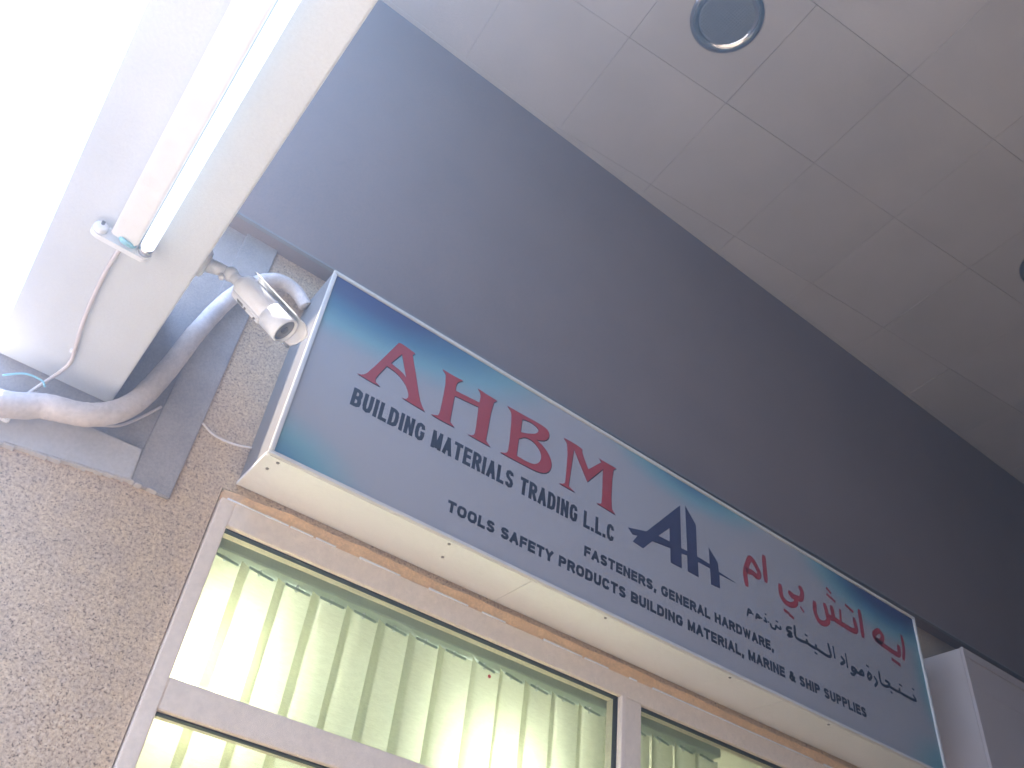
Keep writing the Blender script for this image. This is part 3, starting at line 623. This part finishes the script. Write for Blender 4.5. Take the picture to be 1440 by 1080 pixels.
# ---------------------------------------------------------------- security camera on the beam's far side
cc = tag(empty('security_camera', (0.11, 1.62, 1.52)), 'white bullet security camera with sun hood on the beam side', 'camera')
ax = Vector((0.725, -0.285, -0.625)).normalized(); upw = Vector((0, 0, 1)); cu_ = (upw - ax * upw.dot(ax)).normalized(); cs = ax.cross(cu_).normalized()
back = Vector((0.216, 1.63, 1.490)); LEN = 0.168; RAD = 0.034
bm = bmesh.new(); lathe(bm, [(-0.012, 0.0), (-0.012, 0.018), (-0.006, 0.027), (0.0, 0.0325), (0.010, 0.034), (LEN * 0.62, 0.034), (LEN * 0.62 + 0.002, 0.0325), (LEN * 0.64, 0.0325), (LEN * 0.645, 0.0345), (LEN, 0.0345), (LEN + 0.002, 0.0335), (LEN + 0.002, 0.0300), (LEN - 0.007, 0.0295), (LEN - 0.007, 0.0)], back, ax, cu_, 36)
finish('body', bm, M_plastic, cc, True)
bm = bmesh.new(); lathe(bm, [(LEN - 0.0068, 0.0), (LEN - 0.0068, 0.0290), (LEN - 0.004, 0.0290), (LEN - 0.003, 0.0)], back, ax, cu_, 32); finish('front_glass', bm, M_lens, cc, True)
bm = bmesh.new(); lathe(bm, [(LEN - 0.0028, 0.0), (LEN - 0.0028, 0.010), (LEN + 0.0005, 0.009), (LEN + 0.0008, 0.0)], back, ax, cu_, 20); finish('lens', bm, plain('lens_dark', (0.12, 0.125, 0.16), 0.2), cc, True)
# hood: arc plate round the upper half, longer than the body
bm = bmesh.new(); prv = None; NA = 18
for sgn_r in (0,):
    grid = []
    for d in (-0.004, 0.03, 0.07, 0.11, 0.15, 0.185, 0.198):
        rows = []
        for rr in (0.0435, 0.0415):
            rows.append([bm.verts.new(back + ax * (d - 0.018 * abs(k / NA - 0.5) * (2 if d > 0.19 else 0)) + (cu_ * math.cos(a) + cs * math.sin(a)) * rr + cu_ * 0.003) for k in range(NA + 1) for a in [math.radians(-100 + 148 * k / NA)]])
        grid.append(rows)
    for A, B in zip(grid, grid[1:]):
        for s in (0, 1):
            for k in range(NA): bm.faces.new((A[s][k], A[s][k + 1], B[s][k + 1], B[s][k]))
        for k in (0, NA): bm.faces.new((A[0][k], B[0][k], B[1][k], A[1][k]))
    for A in (grid[0], grid[-1]):
        for k in range(NA): bm.faces.new((A[0][k], A[0][k + 1], A[1][k + 1], A[1][k]))
finish('sun_hood', bm, M_plastic, cc, True)
# rib strip and screws along the body
def lbox(bm, d0, d1, s0, s1, h0, h1):
    pts = [(d0, s0, h0), (d1, s0, h0), (d1, s1, h0), (d0, s1, h0), (d0, s0, h1), (d1, s0, h1), (d1, s1, h1), (d0, s1, h1)]
    hexa(bm, [back + ax * d + cs * s + cu_ * h for d, s, h in pts])
bm = bmesh.new(); lbox(bm, 0.005, 0.112, -0.010, 0.010, -0.0385, -0.031); finish('cable_rib', bm, M_plastic, cc, bevel=0.002)
bm = bmesh.new(); lbox(bm, 0.030, 0.052, -0.005, 0.005, -0.0392, -0.0384); finish('label_plate', bm, M_screw, cc)
for d in (0.062, 0.098):
    bm = bmesh.new(); lathe(bm, [(0, 0), (0, 0.0035), (0.003, 0.003), (0.003, 0)], back + ax * d - cu_ * 0.0384, -cu_, ax, 10); finish('screw', bm, M_screw, cc)
# bracket: round base on the beam, neck, ball joint
bm = bmesh.new(); lathe(bm, [(0, 0.0), (0, 0.036), (0.012, 0.036), (0.018, 0.030), (0.018, 0.0)], (0.1045, 1.66, 1.520), Vector((1, 0, 0)), Vector((0, 0, 1)), 28); finish('bracket_base', bm, M_plastic, cc, True)
bm = bmesh.new(); tube(bm, [(0.120, 1.66, 1.520), (0.150, 1.652, 1.520), (0.172, 1.648, 1.520)], lambda t: 0.019 - 0.006 * t, 16); finish('bracket_arm', bm, M_plastic, cc, True)
bm = bmesh.new(); bmesh.ops.create_uvsphere(bm, u_segments=18, v_segments=12, radius=0.019, matrix=Matrix.Translation((0.178, 1.646, 1.518))); finish('ball_joint', bm, M_plastic, cc, True)
bm = bmesh.new(); tube(bm, [(0.180, 1.646, 1.516), tuple(back - ax * 0.008)], 0.014, 14); finish('neck', bm, M_plastic, cc, True)
bm = bmesh.new(); lathe(bm, [(0, 0), (0, 0.007), (0.014, 0.007), (0.014, 0)], Vector((0.160, 1.65, 1.503)), Vector((0.2, -0.4, -0.8)), Vector((1, 0, 0)), 12); finish('clamp_screw', bm, M_plastic, cc, True)

# ---------------------------------------------------------------- recessed downlights
for i, (x, y, r) in enumerate(LAMPS):
    t = tag(empty('downlight', (x, y, CEIL)), ('round chrome recessed downlight at the top of the ceiling', 'dark round recessed downlight at the right edge of the ceiling')[i], 'downlight', 'recessed ceiling downlights')
    up = Vector((0, 0, -1)); O = (x, y, CEIL)
    bm = bmesh.new(); lathe(bm, [(-0.0015, r * 0.70), (-0.0015, r), (0.004, r), (0.010, r * 0.95), (0.013, r * 0.88), (0.010, r * 0.80), (0.004, r * 0.74), (-0.0015, r * 0.70)], O, up, Vector((1, 0, 0)), 48); finish('trim_ring', bm, M_steel, t, True)
    bm = bmesh.new(); lathe(bm, [(0.0030, r * 0.735), (0.0024, r * 0.5), (0.0018, r * 0.25), (0.0016, 0.0)], O, up, Vector((1, 0, 0)), 40); finish('diffuser', bm, M_glow, t, True)
    bm = bmesh.new()
    for k in range(-9, 10):                      # wire grille
        h = math.sqrt(max(0, 1 - (k / 10) ** 2)) * r * 0.72
        for sx, sy in ((1, 0), (0, 1)):
            cxx, cyy = x + (k / 10 * r * 0.72) * sy, y + (k / 10 * r * 0.72) * sx
            box(bm, cxx - (h if sx else 0.0009), cxx + (h if sx else 0.0009), cyy - (h if sy else 0.0009), cyy + (h if sy else 0.0009), CEIL - 0.0058 - 0.0012 * sx, CEIL - 0.0048 - 0.0012 * sx)
    finish('grille', bm, M_screw, t)

# red spot stuck on the glass
bm = bmesh.new(); lathe(bm, [(0, 0), (0, 0.006), (0.0008, 0.006), (0.0008, 0)], (1.464, 2.2319, 1.094), Vector((0, -1, 0)), Vector((0, 0, 1)), 14)
tag(finish('sticker', bm, M_redspot), 'tiny red dot sticker on the upper left window pane', 'sticker')

# ---------------------------------------------------------------- added bluish air volume standing in for the lens flare glow
hz = bpy.data.materials.new('flare_veil_air'); hz.use_nodes = True; n = hz.node_tree
n.nodes.remove(n.nodes['Principled BSDF']); pv = n.nodes.new('ShaderNodeVolumePrincipled')
pv.inputs['Color'].default_value = (0.33, 0.57, 1.0, 1); pv.inputs['Density'].default_value = 0.07; pv.inputs['Anisotropy'].default_value = 0.72
n.links.new(pv.outputs[0], n.nodes['Material Output'].inputs['Volume'])
tag(bx('flare_veil', hz, None, -27, 27, -27, 27, -CZ - 1.3, 4.6), kind='stuff')
